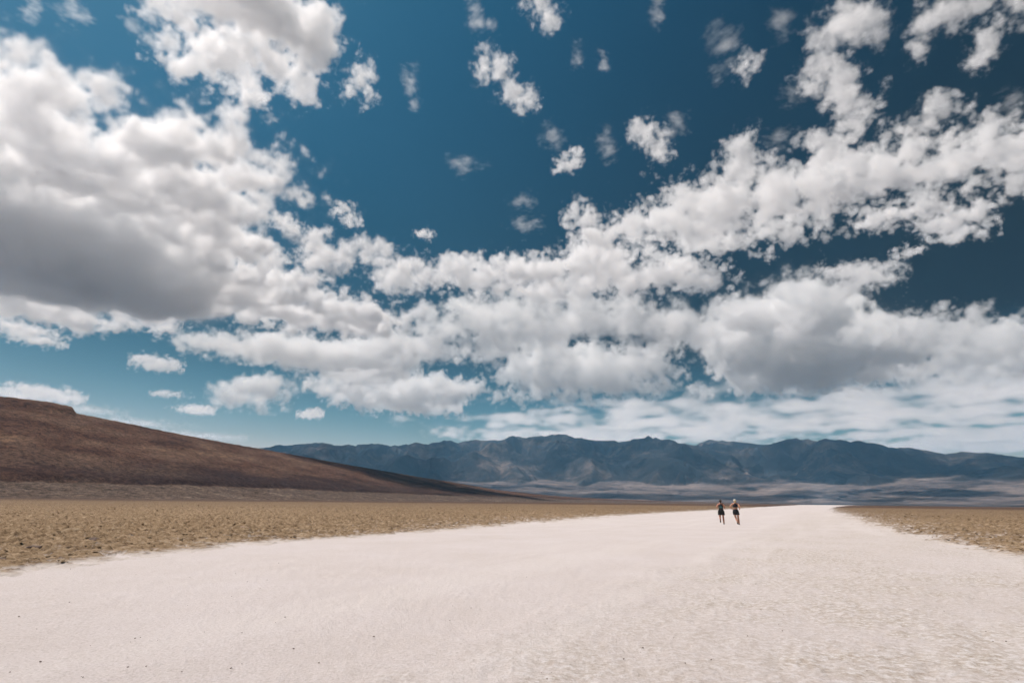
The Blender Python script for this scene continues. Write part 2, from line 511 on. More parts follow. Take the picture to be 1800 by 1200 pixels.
# ------------------------------------------------------------------ mountain range across the valley
CREST = [(-700, 820), (-200, 812), (100, 800), (300, 794), (447, 787.5), (480, 783), (520, 780), (560, 778), (600, 781.5), (650, 780), (700, 781.5), (730, 776.5), (752, 781.5), (780, 774.5),
         (850, 773), (880, 773), (900, 766.5), (940, 766.5), (985, 762), (1012, 768.5), (1060, 773.5), (1100, 773.5), (1148, 768), (1190, 774.5), (1222, 780.5),
         (1250, 772.5), (1300, 776.5), (1340, 780.5), (1380, 773), (1430, 771), (1485, 770), (1520, 778), (1560, 783), (1600, 787.5), (1662, 797.5), (1692, 794),
         (1740, 794.5), (1800, 803), (1950, 800), (2200, 812), (2600, 830)]
def build_mountains():
    m = mountain_material()
    ua = np.array([az_tan(u, v)[0] for u, v in CREST]); ut = np.array([az_tan(u, v)[1] for u, v in CREST])
    az = np.radians(np.arange(-56, 56, 0.1))
    r = np.linspace(8200, 21000, 290)
    A, R = np.meshgrid(az, r)
    X, Y = R * np.sin(A), R * np.cos(A)
    crest = np.interp(A, ua, ut)
    wx = X + 700 * fbm(X / 3500, Y / 3500, 3, seed=81); wy = Y + 700 * fbm(X / 3500 + 7, Y / 3500, 3, seed=83)
    rg = ridged(wx / 3600, wy / 5200, 7, 0.5, seed=85)
    rg = (rg - 0.6) / 0.9
    # spurs run from the crest towards the valley
    front = 11800 + 900 * fbm(A * 9, A * 0 + 3, 3, seed=87)
    s = np.clip((R - front) / (16500 - front), 0, 1)
    env = s ** 0.8 * (1 - 0.35 * sstep(17500, 21000, R))
    H = 1600 * env * (0.62 + 0.5 * rg * (1 - 0.35 * env))
    toe = 420 * sstep(10800, 12600, R) * np.clip(fbm(X / 1500, Y / 1100, 5, 0.55, seed=90) - 0.05, 0, 1) * sstep(15000, 12500, R)
    H = np.maximum(H, toe)
    # column-wise scale so that the skyline is the photograph's range
    want = crest * 1.045
    have = ((H - CAM_H) / R).max(0)
    kern = np.exp(-0.5 * (np.arange(-24, 25) / 8.0) ** 2); kern /= kern.sum()
    have_s = np.convolve(np.pad(have, 24, mode='edge'), kern, 'valid')
    H = H * (want[0] / np.maximum(have_s, 1e-4))[None, :]
    x = H / R / np.maximum(want, 1e-4)
    soft = 0.8 + 0.2 * np.tanh((x - 0.8) / 0.2) + 0.012 * fbm(A * 70, R / 900, 3, seed=98)
    H = np.where(x > 0.8, soft, x) * want * R + CAM_H
    fanh = 520 * sstep(8200, 14200, R + 250 * fbm(A * 7, A * 0, 2, seed=92)) ** 1.3 + 5 * fbm(A * 60, R / 9000, 4, 0.55, seed=93) * sstep(8800, 10500, R)
    fan = sstep(25, -55, H - fanh)
    H = np.maximum(H, fanh) + 9 * fbm(X / 240, Y / 240, 4, 0.6, seed=95) * sstep(9500, 11500, R)
    H = np.where(R < 8300, -5, H)
    me = grid_mesh('mountain_range', 0.78 * np.stack([X, Y, H], -1))
    add_attr(me, 'fan', fan)
    o = link('mountain_range', me, mat=m)
    tag(o, kind='structure')

build_salt()
MUD_MAT = build_mud()
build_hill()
build_mountains()

# ------------------------------------------------------------------ the air of the valley
def build_haze():
    bm = bmesh.new()
    bmesh.ops.create_cube(bm, size=1.0)
    for v in bm.verts:
        v.co = Vector((v.co.x * 130000, v.co.y * 130000, -8.0 if v.co.z < 0 else HAZE_TOP))
    me = bpy.data.meshes.new('haze')
    bm.to_mesh(me); bm.free()
    m = bpy.data.materials.new('valley_haze')
    m.use_nodes = True
    nt = m.node_tree
    nt.nodes.clear()
    out = nt.nodes.new('ShaderNodeOutputMaterial')
    v = nt.nodes.new('ShaderNodeVolumePrincipled')
    v.inputs['Color'].default_value = (0.28, 0.64, 1.0, 1)
    v.inputs['Density'].default_value = HAZE_DENSITY
    v.inputs['Anisotropy'].default_value = 0.2
    nt.links.new(v.outputs[0], out.inputs['Volume'])
    tag(link('haze', me, mat=m), kind='stuff')
HAZE_TOP, HAZE_DENSITY = 1640.0, 2.9e-5
build_haze()

# ------------------------------------------------------------------ clouds
CAM_F = CAM_R @ Vector((0, 0, -1))
_cloud_mats = {}
def cloud_material(dens, aniso=0.3):
    key = (round(dens, 6), aniso)
    if key not in _cloud_mats:
        m = bpy.data.materials.new('cloud_vapour')
        m.use_nodes = True
        nt = m.node_tree
        nt.nodes.clear()
        out = nt.nodes.new('ShaderNodeOutputMaterial')
        v = nt.nodes.new('ShaderNodeVolumePrincipled')
        v.inputs['Color'].default_value = (1.0, 1.0, 1.0, 1)
        v.inputs['Density'].default_value = dens
        v.inputs['Anisotropy'].default_value = aniso
        nt.links.new(v.outputs[0], out.inputs['Volume'])
        _cloud_mats[key] = m
    return _cloud_mats[key]

def blob_layer(u, v, ru, rv, rz, z0):
    """a flat bank floating at altitude z0, outlined by its footprint"""
    d = ray(u, v)
    t = (z0 - CAM_H) / d.z
    c = Vector((0, 0, CAM_H)) + d * t
    px = t * d.dot(CAM_F) / FPX
    el = math.asin(d.z)
    return c, (ru * px, rv * px / math.sin(el), rz), math.atan2(d.x, d.y)
def blob_heap(u, v, ru, rv, z0, deep=0.8):
    """a heap of cumulus whose foot stands at altitude z0"""
    a, tb = az_tan(u, v + rv)
    rng_h = (z0 - CAM_H) / tb
    d = ray(u, v)
    t = rng_h / math.hypot(d.x, d.y)
    c = Vector((0, 0, CAM_H)) + d * t
    px = t * d.dot(CAM_F) / FPX
    return c, (ru * px, max(ru * px * deep, rv * px), rv * px), math.atan2(d.x, d.y)

N_CLOUD = [0]
def cloud(label, blobs, od=10.0, amp=0.6, nsize=1.0, edge=0.35, rough=0.7, stretch=1.0, vox=1.7, aniso=0.3, flat=None, group='clouds over the valley', pad=0.35, billow=0.55, streak=None, bias=0.0, veil=0.03, calm=None):
    """blobs: (centre, radii, yaw). Noise size, amplitude and edge are in units of the mean blob's small radius."""
    N_CLOUD[0] += 1
    seed = N_CLOUD[0] * 37.1
    cen = sum((b[0] for b in blobs), Vector()) / len(blobs)
    yaw = math.atan2(cen.x, cen.y)
    rs = sorted(min(b[1]) for b in blobs)
    r = sum(rs) / len(rs)
    dist = (cen - Vector((0, 0, CAM_H))).dot(CAM_F)
    vx = dist / 569.0 * vox
    M = Matrix.Translation(cen) @ Matrix.Rotation(-yaw, 4, 'Z')
    Mi = M.inverted()
    lo = Vector((1e9,) * 3); hi = -lo
    loc = []
    for c, rr, yb in blobs:
        p = Mi @ c
        loc.append((p, rr, -(yb - yaw)))
        a = yb - yaw
        ex = math.hypot(rr[0] * math.cos(a), rr[1] * math.sin(a)); ey = math.hypot(rr[0] * math.sin(a), rr[1] * math.cos(a))
        g = amp * r * pad
        for i, e in enumerate((ex + g, ey + g, rr[2] + g)):
            lo[i] = min(lo[i], p[i] - e); hi[i] = max(hi[i], p[i] + e)
    t = bpy.data.node_groups.new('cloud_shape', 'GeometryNodeTree')
    t.interface.new_socket('Geometry', in_out='INPUT', socket_type='NodeSocketGeometry')
    t.interface.new_socket('Geometry', in_out='OUTPUT', socket_type='NodeSocketGeometry')
    N, L = t.nodes.new, t.links.new
    def vm(op, a, b):
        n = N('ShaderNodeVectorMath'); n.operation = op
        L(a, n.inputs[0])
        if isinstance(b, (tuple, Vector)):
            n.inputs[1].default_value = b
        elif b is not None:
            L(b, n.inputs[1])
        return n
    def mm(op, a, b, c=None, clamp=False):
        n = N('ShaderNodeMath'); n.operation = op; n.use_clamp = clamp
        for i, x in enumerate((a, b, c)):
            if x is None: continue
            if isinstance(x, (int, float)): n.inputs[i].default_value = x
            else: L(x, n.inputs[i])
        return n.outputs[0]
    out = N('NodeGroupOutput'); vc = N('GeometryNodeVolumeCube')
    vc.inputs['Min'].default_value = lo; vc.inputs['Max'].default_value = hi
    for i, a in enumerate('XYZ'):
        vc.inputs['Resolution ' + a].default_value = int(min(420, max(8, (hi[i] - lo[i]) / vx)))
    pos = N('GeometryNodeInputPosition').outputs[0]
    # slow warp so that the blobs lose their roundness
    wz = N('ShaderNodeTexNoise'); wz.inputs['Scale'].default_value = 1 / (2.2 * r * nsize); wz.inputs['Detail'].default_value = 2
    L(vm('ADD', pos, (seed * 100, seed * 70, 0)).outputs[0], wz.inputs['Vector'])
    wv = vm('SUBTRACT', wz.outputs['Color'], (0.5, 0.5, 0.5))
    wsc = N('ShaderNodeVectorMath'); wsc.operation = 'SCALE'; L(wv.outputs[0], wsc.inputs[0]); wsc.inputs['Scale'].default_value = 1.6 * r * amp
    wpos = vm('ADD', pos, wsc.outputs[0]).outputs[0]
    acc = None
    for p, rr, a in loc:
        s = vm('SUBTRACT', wpos, p).outputs[0]
        if abs(a) > 0.05:
            ro = N('ShaderNodeVectorRotate'); ro.rotation_type = 'Z_AXIS'; L(s, ro.inputs['Vector']); ro.inputs['Angle'].default_value = -a
            s = ro.outputs[0]
        l = vm('LENGTH', vm('DIVIDE', s, tuple(rr)).outputs[0], None).outputs['Value']
        k = min(min(rr), 1.6 * r)
        q = mm('MULTIPLY_ADD', l, -k, k)
        acc = q if acc is None else mm('SMOOTH_MAX', acc, q, 0.35 * r)
    if flat is not None:                        # level condensation base
        sp = N('ShaderNodeSeparateXYZ'); L(pos, sp.inputs[0])
        acc = mm('SMOOTH_MIN', acc, mm('MULTIPLY', mm('SUBTRACT', sp.outputs[2], flat - cen.z), 0.9), 0.25 * r)
    nz = N('ShaderNodeTexNoise'); nz.inputs['Scale'].default_value = 1.0; nz.inputs['Detail'].default_value = max(2.0, min(6.0, math.log2(r * nsize / (1.6 * vx)))); nz.inputs['Roughness'].default_value = rough
    f = 1 / (r * nsize)
    src = pos
    if streak is not None:                      # wind-drawn threads
        ro = N('ShaderNodeVectorRotate'); ro.rotation_type = 'Z_AXIS'; L(pos, ro.inputs['Vector']); ro.inputs['Angle'].default_value = streak
        src = ro.outputs[0]
    sx = 1.7 if streak is not None else 1.0
    pn = vm('ADD', vm('MULTIPLY', src, (f / stretch / sx, f / stretch, f)).outputs[0], (seed, seed * 1.7, seed * .3)).outputs[0]
    L(pn, nz.inputs['Vector'])
    n = mm('MULTIPLY_ADD', nz.outputs[0], 4 * amp * r, -2 * amp * r)
    vo = N('ShaderNodeTexVoronoi'); vo.feature = 'F1'; vo.inputs['Scale'].default_value = 2.2; vo.inputs['Detail'].default_value = 0
    L(pn, vo.inputs['Vector'])
    n = mm('ADD', n, mm('MULTIPLY_ADD', vo.outputs['Distance'], -billow * amp * r, 0.49 * billow * amp * r))
    if calm is not None:                        # the level underside of a bank is smooth
        sp = N('ShaderNodeSeparateXYZ'); L(pos, sp.inputs[0])
        mr = N('ShaderNodeMapRange'); L(sp.outputs[2], mr.inputs[0])
        for i, val in enumerate((-calm, -0.35 * calm, 0.25, 1.0)):
            mr.inputs[1 + i].default_value = val
        n = mm('MULTIPLY', n, mr.outputs[0])
    dd = mm('ADD', mm('ADD', acc, n), -bias * r)
    x = mm('DIVIDE', dd, edge * r, clamp=True)
    if veil:                                    # thin vapour feathering out around the body
        x = mm('ADD', x, mm('MULTIPLY', mm('DIVIDE', mm('ADD', dd, 0.30 * r), 0.7 * r, clamp=True), veil))
    L(x, vc.inputs['Density'])
    mat = cloud_material(od / r / 2, aniso)
    sm = N('GeometryNodeSetMaterial'); L(vc.outputs[0], sm.inputs[0]); sm.inputs['Material'].default_value = mat
    L(sm.outputs[0], out.inputs[0])
    vol = bpy.data.volumes.new('cloud')
    vol.materials.append(mat)
    o = bpy.data.objects.new('cloud', vol)
    COL.objects.link(o)
    o.matrix_world = M
    o.modifiers.new('shape', 'NODES').node_group = t
    tag(o, label, 'cloud', group)
    return o

def LAY(z0, lst):
    return [blob_layer(u, v, ru, rv, rz, z0) for u, v, ru, rv, rz in lst]
def HEAP(z0, lst, deep=0.8):
    return [blob_heap(u, v, ru, rv, z0, deep) for u, v, ru, rv in lst]


def build_clouds():
    # the great bank on the left with its grey belly
    cloud('huge white cloud bank with dark grey belly filling the left of the sky',
          LAY(2350, [(60, 430, 300, 80, 480), (-170, 350, 230, 115, 480), (240, 490, 190, 46, 340), (150, 290, 250, 85, 150), (320, 350, 110, 75, 140), (405, 425, 62, 42, 130),
                     (60, 195, 180, 55, 110), (-50, 105, 115, 48, 100), (285, 245, 105, 44, 110), (385, 275, 55, 34, 100), (425, 330, 40, 24, 95), (425, 510, 115, 34, 130),
                     (540, 555, 110, 20, 110), (640, 560, 75, 20, 110), (-30, 520, 150, 20, 100)]), od=7, amp=1.15, nsize=1.6, edge=0.45, vox=1.7, billow=0.3, calm=260)
    cloud('ragged white cloud with grey heart cut by the top edge of the sky',
          LAY(2600, [(430, 5, 130, 60, 210), (535, 55, 55, 50, 160), (370, -35, 95, 55, 170), (440, 145, 32, 22, 80), (515, 150, 32, 28, 80), (585, 52, 20, 15, 70), (345, 110, 40, 28, 80),
                     (400, 85, 70, 36, 110), (480, 100, 55, 34, 110), (315, 55, 30, 24, 60)]), od=3.6, amp=1.35, nsize=1.6, edge=0.4, vox=1.3, bias=0.08, pad=.6)
    # the long bank over the valley
    cloud('broad bright cumulus mass in the middle above the mountains',
          HEAP(2150, [(800, 580, 80, 50), (900, 570, 100, 55), (1010, 560, 100, 55), (1110, 560, 90, 50), (1190, 570, 70, 45), (960, 640, 90, 52), (1050, 650, 90, 50), (1140, 635, 70, 42),
                      (1000, 668, 80, 34), (1090, 672, 70, 32), (920, 688, 45, 20), (850, 690, 28, 14), (1195, 684, 50, 13), (860, 615, 70, 35), (750, 600, 50, 35), (1230, 575, 50, 45)], 0.45),
          od=3.8, amp=1.15, nsize=0.95, vox=1.15, edge=0.25, bias=0.24, pad=.5)
    cloud('tall cumulus with smooth domed top and dark grey foot on the right',
          HEAP(2150, [(1390, 590, 130, 80), (1300, 600, 65, 55), (1420, 545, 65, 48), (1340, 545, 65, 35), (1350, 655, 80, 32), (1450, 645, 100, 34), (1520, 600, 85, 48)], 0.6),
          od=8, amp=0.75, nsize=0.85, vox=1.25, edge=0.25, pad=.5)
    cloud('long low cumulus chain running out of the right edge of the sky',
          HEAP(2250, [(1560, 610, 80, 38), (1620, 595, 80, 40), (1700, 605, 90, 42), (1790, 615, 80, 42), (1640, 570, 60, 24), (1870, 615, 90, 42), (1660, 640, 110, 18), (1790, 650, 110, 16)], 0.5),
          od=3.6, amp=1.15, nsize=1.0, vox=1.25, edge=0.25, bias=0.12, pad=.5)
    cloud('lens shaped cloud with sharp left tip beside the grey bank',
          HEAP(2300, [(390, 612, 60, 9), (470, 615, 90, 20), (560, 622, 100, 28), (650, 625, 90, 30), (700, 610, 60, 25), (640, 655, 90, 14)], 0.6), od=2.8, amp=0.9, nsize=1.3, vox=1.2, edge=0.3, pad=.6)
    cloud('white cumulus with grey underside hanging low left of centre',
          HEAP(2100, [(640, 700, 55, 18), (700, 690, 60, 28), (770, 685, 55, 26), (730, 710, 70, 14), (600, 680, 50, 14), (800, 690, 30, 16)], 0.6), od=3.4, amp=1.0, nsize=1.2, vox=1.1, edge=0.25, pad=.6)
    cloud('small flat based cloud above the tip of the dark hill',
          HEAP(2100, [(410, 690, 35, 20), (450, 680, 50, 24), (495, 678, 25, 14), (430, 705, 45, 10)]), od=2.5, amp=1.1, nsize=1.7, vox=1.3, edge=0.7, pad=.6)
    # broken cloud in the middle height
    cloud('bright puffy cloud row over the central bank',
          LAY(2400, [(800, 478, 40, 18, 110), (860, 490, 70, 16, 110), (940, 475, 80, 18, 130), (1010, 465, 60, 20, 120), (1080, 490, 80, 16, 120), (1160, 485, 70, 14, 110), (1230, 490, 50, 12, 90), (960, 505, 120, 12, 90)]),
          od=3.2, amp=1.6, nsize=1.6, vox=1.2, edge=0.35, bias=0.12, pad=.6)
    cloud('ragged upright cloud tower joining the upper and lower bands',
          LAY(2500, [(1020, 385, 22, 18, 70), (1045, 420, 30, 26, 90), (1060, 455, 40, 18, 90), (1090, 400, 24, 18, 60)]), od=2.4, amp=1.5, nsize=1.6, vox=1.2, edge=0.5, pad=.6)
    cloud('broken band of white cloud climbing to the right edge of the sky',
          LAY(2700, [(1185, 385, 58, 34, 140), (1265, 362, 80, 38, 150), (1360, 342, 85, 38, 150), (1455, 322, 76, 32, 150), (1555, 298, 76, 28, 150), (1680, 282, 86, 22, 130), (1785, 278, 70, 20, 130),
                     (1200, 445, 50, 12, 95), (1290, 422, 62, 12, 95), (1390, 398, 56, 12, 95), (1130, 410, 32, 18, 85), (1640, 335, 48, 9, 70),
                     (1640, 218, 36, 18, 65), (1455, 265, 24, 20, 65), (1860, 285, 60, 24, 110)]), od=2.7, amp=2.1, nsize=1.7, edge=0.45, vox=1.25, bias=0.2, pad=.6)
    cloud('tattered white cloud strip under the right band',
          LAY(2600, [(1680, 385, 50, 12, 80), (1690, 408, 45, 8, 60), (1550, 383, 35, 11, 70), (1620, 372, 40, 9, 60)]), od=2.4, amp=1.3, nsize=1.7, vox=1.2, edge=0.5, pad=.6)
    cloud('thin pale veil of cloud low over the mountain crest',
          LAY(2900, [(1300, 745, 460, 34, 130), (1650, 700, 330, 36, 150), (1000, 765, 220, 16, 110), (1750, 770, 300, 26, 140), (1100, 715, 140, 14, 90)]), od=0.45, amp=1.7, nsize=6, stretch=2.0, edge=1.0, vox=2.2, veil=0.12)
    # single puffs: (label, altitude, od, blobs)
    for lab, z0, od, bl in (
        ('narrow wispy cloud right of the ragged top cloud', 2700, 2.2, [(640, 130, 16, 20, 60), (622, 160, 18, 14, 50), (648, 170, 12, 12, 40)]),
        ('faint wisp of cloud at the top left corner', 2700, 1.8, [(120, 12, 14, 16, 40), (130, 30, 18, 8, 40), (60, 10, 10, 18, 40)]),
        ('faint short streak of cloud left of the ragged top cloud', 2700, 1.6, [(235, 50, 14, 12, 40), (262, 68, 20, 9, 40), (275, 80, 10, 9, 30)]),
        ('broken cloud streak in the upper middle of the sky', 2700, 2.6, [(878, 120, 20, 16, 55), (895, 160, 22, 14, 60), (925, 180, 18, 14, 45), (850, 115, 12, 20, 40)]),
        ('slanted white streak at the middle of the top edge', 2700, 2.6, [(950, 10, 22, 14, 50), (968, 32, 18, 14, 50), (930, -8, 16, 10, 40)]),
        ('thin vertical wisp at the top edge left of the slanted streak', 2700, 1.3, [(832, 15, 8, 22, 40), (840, 45, 10, 12, 40), (862, 45, 8, 8, 30)]),
        ('bright comma shaped puff right of the sky centre', 2700, 3.0, [(1125, 222, 16, 16, 60), (1142, 243, 18, 14, 60), (1160, 268, 16, 12, 50)]),
        ('faint puff beside the comma shaped cloud', 2700, 1.4, [(1188, 218, 14, 14, 45), (1180, 230, 9, 9, 40)]),
        ('little white dash of cloud near the sky centre', 2700, 2.4, [(998, 285, 18, 9, 45), (1012, 272, 10, 7, 35), (985, 292, 10, 6, 35)]),
        ('upright bright puff above the right band', 2700, 3.6, [(1300, 278, 20, 22, 80), (1310, 262, 14, 18, 70), (1290, 300, 20, 14, 70)]),
        ('round wispy puff in the upper right quarter', 2700, 2.2, [(1308, 118, 18, 14, 55), (1320, 106, 14, 9, 45)]),
        ('faint veil of cloud left of the round wispy puff', 2700, 1.0, [(1270, 70, 20, 22, 50), (1280, 110, 14, 12, 40), (1262, 125, 12, 12, 40)]),
        ('cottony cloud at the top edge right of centre', 2700, 3.0, [(1490, 30, 40, 26, 100), (1470, 60, 26, 18, 80), (1515, 55, 22, 20, 80), (1510, 10, 30, 20, 80)]),
        ('ragged cloud hanging below the cottony cloud', 2700, 2.8, [(1435, 130, 28, 16, 80), (1465, 140, 28, 20, 80), (1485, 175, 26, 18, 70), (1500, 205, 22, 18, 60), (1525, 180, 18, 14, 50), (1450, 105, 20, 12, 50)]),
        ('long streaky cloud in the top right corner', 2700, 2.0, [(1640, 40, 30, 16, 70), (1680, 25, 36, 14, 70), (1720, 12, 30, 14, 60), (1610, 75, 14, 16, 50), (1790, 5, 16, 22, 60)]),
        ('single puff under the streaky corner cloud', 2700, 2.4, [(1735, 70, 18, 18, 70), (1725, 100, 14, 12, 60), (1745, 50, 14, 10, 50)]),
        ('wisp drifting near the right edge under the corner puff', 2700, 1.3, [(1640, 195, 20, 14, 50), (1620, 215, 20, 12, 50), (1780, 180, 14, 12, 40)]),
        ('faint thread of cloud left of the sky centre', 2700, 1.0, [(722, 150, 8, 20, 40), (728, 178, 7, 12, 30), (712, 130, 7, 10, 30)]),
        ('barely visible wisp under the comma shaped puff', 2700, 1.0, [(1070, 262, 12, 16, 40), (1060, 240, 9, 10, 30), (970, 240, 16, 14, 40)]),
        ('pale torn wisp at the top edge between two streaks', 2700, 1.1, [(1155, 15, 8, 18, 40), (1160, 35, 7, 8, 30), (1015, 100, 8, 12, 35), (1060, 110, 8, 12, 35)]),
        ('faint crumb of cloud over the central cloud row', 2600, 1.1, [(928, 395, 22, 8, 40), (920, 355, 14, 9, 35), (815, 290, 22, 8, 40)]),
        ('thin wisp left of the ragged right hand cloud', 2700, 1.0, [(1375, 40, 14, 22, 45), (1390, 170, 14, 12, 40), (1370, 245, 20, 12, 45)]),
        ('flat white cloud alone in the dark blue right sky', 2400, 3.2, [(1490, 480, 44, 8, 70), (1530, 488, 40, 9, 80), (1560, 490, 22, 7, 60)]),
        ('tiny white cloud above the flat white cloud', 2500, 2.4, [(1590, 443, 18, 4, 35), (1608, 440, 12, 4, 35)]),
        ('small bright puff standing alone in the centre left', 2500, 3.0, [(602, 372, 14, 7, 50), (615, 384, 14, 6, 45)]),
        ('tiny slanting dash of cloud near the sky centre', 2500, 2.6, [(742, 410, 12, 4, 32), (752, 415, 9, 4, 30)]),
        ('pair of bright puffs beside the grey bank', 2400, 3.6, [(553, 418, 20, 10, 80), (570, 452, 34, 12, 100), (605, 448, 26, 10, 80), (545, 460, 22, 10, 70)]),
        ('loose puffs trailing right of the grey bank', 2400, 3.2, [(650, 440, 36, 10, 70), (695, 490, 36, 16, 110), (715, 470, 22, 12, 80), (750, 490, 22, 14, 80), (680, 465, 26, 10, 60)]),
        ('small torn puff at the edge of the grey bank', 2400, 2.4, [(490, 385, 24, 7, 55), (508, 400, 14, 7, 45)]),
        ('white scalloped cloud under the grey bank at the left edge', 2200, 3.4, [(30, 535, 50, 9, 90), (90, 550, 46, 10, 90), (140, 568, 34, 9, 80), (0, 525, 40, 8, 70)]),
        ('ragged grey fringe cloud hanging from the bank', 2200, 3.0, [(235, 545, 40, 8, 70), (265, 560, 34, 7, 70), (285, 576, 18, 5, 50)]),
        ('faint cloud streak low at the left edge', 2200, 2.0, [(40, 580, 40, 6, 50), (70, 598, 34, 5, 50), (20, 570, 26, 5, 40)]),
        ('small pale cloud above the dark hill slope', 2200, 2.2, [(280, 640, 32, 6, 70), (260, 632, 22, 4, 50)]),
        ('tiny pale cloud low over the dark hill', 2200, 2.0, [(348, 720, 24, 4, 70), (290, 692, 18, 2, 40)]),
        ('small white cloud low above the mountains', 2200, 2.6, [(545, 729, 18, 3, 60), (555, 724, 10, 3, 50)]),
        ('low white cloud behind the mesa of the dark hill', 2300, 2.2, [(70, 688, 44, 4, 110), (30, 695, 40, 3, 90), (110, 700, 26, 3, 80)]),
        ('pale cloud bar along the slope of the dark hill', 2600, 1.2, [(220, 742, 60, 4, 90), (330, 765, 90, 3, 90), (150, 720, 40, 4, 90)]),
    ):
        bl = [(u, v, 1.02 * ru, 1.02 * rv, 1.0 * rz) for u, v, ru, rv, rz in bl]
        cloud(lab, LAY(z0, bl), od=(0.7 if od > 1.9 else 0.38) * od, amp=1.7, nsize=1.8, edge=0.9 if od > 1.9 else 1.7, vox=1.0, pad=0.7, rough=0.74, veil=0.08, billow=0.3, streak=random.uniform(-0.6, 1.4) if od < 1.9 else None)

build_clouds()

# ------------------------------------------------------------------ clods, stones and pebbles
def plain_material(name, stops, scale, rough=0.95, bumpd=0.02):
    m, nt, b = new_mat(name)
    tc = nt.nodes.new('ShaderNodeTexCoord')
    n = noise(nt, scale, 7, 0.65, tc.outputs['Object'])
    nt.links.new(ramp(nt, n.outputs[0], stops).outputs[0], b.inputs['Base Color'])
    b.inputs['Roughness'].default_value = rough
    b.inputs['Specular IOR Level'].default_value = 0.15
    bump(nt, b, n.outputs[0], 0.7, bumpd)
    return m
CLOD_MAT = plain_material('mud_clod', [(0.32, (0.16, 0.108, 0.066)), (0.55, (0.29, 0.213, 0.135)), (0.72, (0.39, 0.31, 0.215))], 4.0)
STONE_MAT = plain_material('dark_stone', [(0.3, (0.085, 0.06, 0.052)), (0.7, (0.19, 0.14, 0.115))], 6.0)
PINK_STONE_MAT = plain_material('pale_stone', [(0.3, (0.20, 0.13, 0.10)), (0.7, (0.46, 0.34, 0.27))], 5.0)

def clod_shape(seed, flat=0.5):
    """unit lump: broken, angular, flattened; returns verts, faces"""
    bm = bmesh.new()
    bmesh.ops.create_icosphere(bm, subdivisions=2 if seed < 8 else 1, radius=0.5)
    r = random.Random(seed)
    planes = [(Vector((r.gauss(0, 1), r.gauss(0, 1), r.gauss(0, 1))).normalized(), r.uniform(0.24, 0.42)) for _ in range(7)]
    for v in bm.verts:
        for n, d in planes:
            k = v.co.dot(n) - d
            if k > 0:
                v.co -= n * k
        v.co *= 1 + r.uniform(-0.09, 0.09)
        v.co.x *= 1.25
        v.co.z *= flat * r.uniform(0.9, 1.1)
    V = [tuple(v.co) for v in bm.verts]
    F = [tuple(v.index for v in f.verts) for f in bm.faces]
    bm.free()
    return V, F

def build_clods():
    shapes = []
    for i in range(8):
        V, F = clod_shape(i, (0.28, 0.4, 0.33, 0.48, 0.24, 0.36, 0.3, 0.42)[i])
        me = bpy.data.meshes.new('mud_clod')
        me.from_pydata(V, [], F)
        me.materials.append(CLOD_MAT)
        shapes.append(me)
    low = [clod_shape(20 + i, (0.4, 0.55, 0.35, 0.5)[i % 4]) for i in range(10)]
    for side, a0, a1, n in (('left', -52, 26, 17000), ('right', 28.5, 52, 7000)):
        az = np.radians(rng.uniform(a0, a1, n))
        R = 9.0 * (260 / 9.0) ** (rng.random(n) ** 0.8)
        X, Y = R * np.sin(az), R * np.cos(az)
        Z, sd, _ = mud_surface(X, Y)
        patch = fbm(X * 0.4, Y * 0.4, 3, seed=101)
        size = np.clip(rng.lognormal(math.log(0.062), 0.6, n), 0.02, 0.15) * (1 + 0.5 * np.clip(patch, -0.4, 1)) * (0.5 + 0.6 * np.clip(R / 60, 0, 1.6))
        ok = (sd > 0.2) & (Z > 0.02)
        X, Y, Z, R, size = X[ok], Y[ok], Z[ok], R[ok], size[ok]
        app = size / R
        order = np.argsort(-app)
        own = MUD[side]
        nbig = 150 if side == 'left' else 70
        big = [i for i in order if R[i] < 60][:nbig]
        for i in big:
            o = bpy.data.objects.new('mud_clod', shapes[random.randrange(8)])
            COL.objects.link(o)
            o.location = (X[i], Y[i], Z[i] + 0.10 * size[i])
            o.scale = (size[i],) * 3
            o.rotation_euler = (random.gauss(0, 0.3), random.gauss(0, 0.3), random.uniform(0, 6.28))
            o.parent = own
        bigset = set(big)
        VV, FF, base = [], [], 0
        for i in range(len(X)):
            if i in bigset:
                continue
            V, F = low[random.randrange(10)]
            M = Matrix.Translation((X[i], Y[i], Z[i] + 0.1 * size[i])) @ Matrix.Rotation(random.uniform(0, 6.28), 4, 'Z') @ Matrix.Rotation(random.gauss(0, 0.35), 4, 'X') @ Matrix.Scale(size[i], 4)
            A = np.array(V) @ np.array(M.to_3x3()).T + np.array(M.translation)
            VV.append(A)
            FF.append(np.array(F) + base)
            base += len(V)
        VV = np.concatenate(VV); FF = np.concatenate(FF)
        me = bpy.data.meshes.new('small_clods')
        me.vertices.add(len(VV)); me.vertices.foreach_set('co', VV.astype(np.float32).ravel())
        me.loops.add(FF.size); me.loops.foreach_set('vertex_index', FF.astype(np.int32).ravel())
        me.polygons.add(len(FF)); me.polygons.foreach_set('loop_start', np.arange(0, FF.size, 3, dtype=np.int32)); me.polygons.foreach_set('loop_total', np.full(len(FF), 3, np.int32))
        me.update(calc_edges=True)
        o = link('small_clods', me, own, MUD_MAT)
        tag(o, kind='stuff')

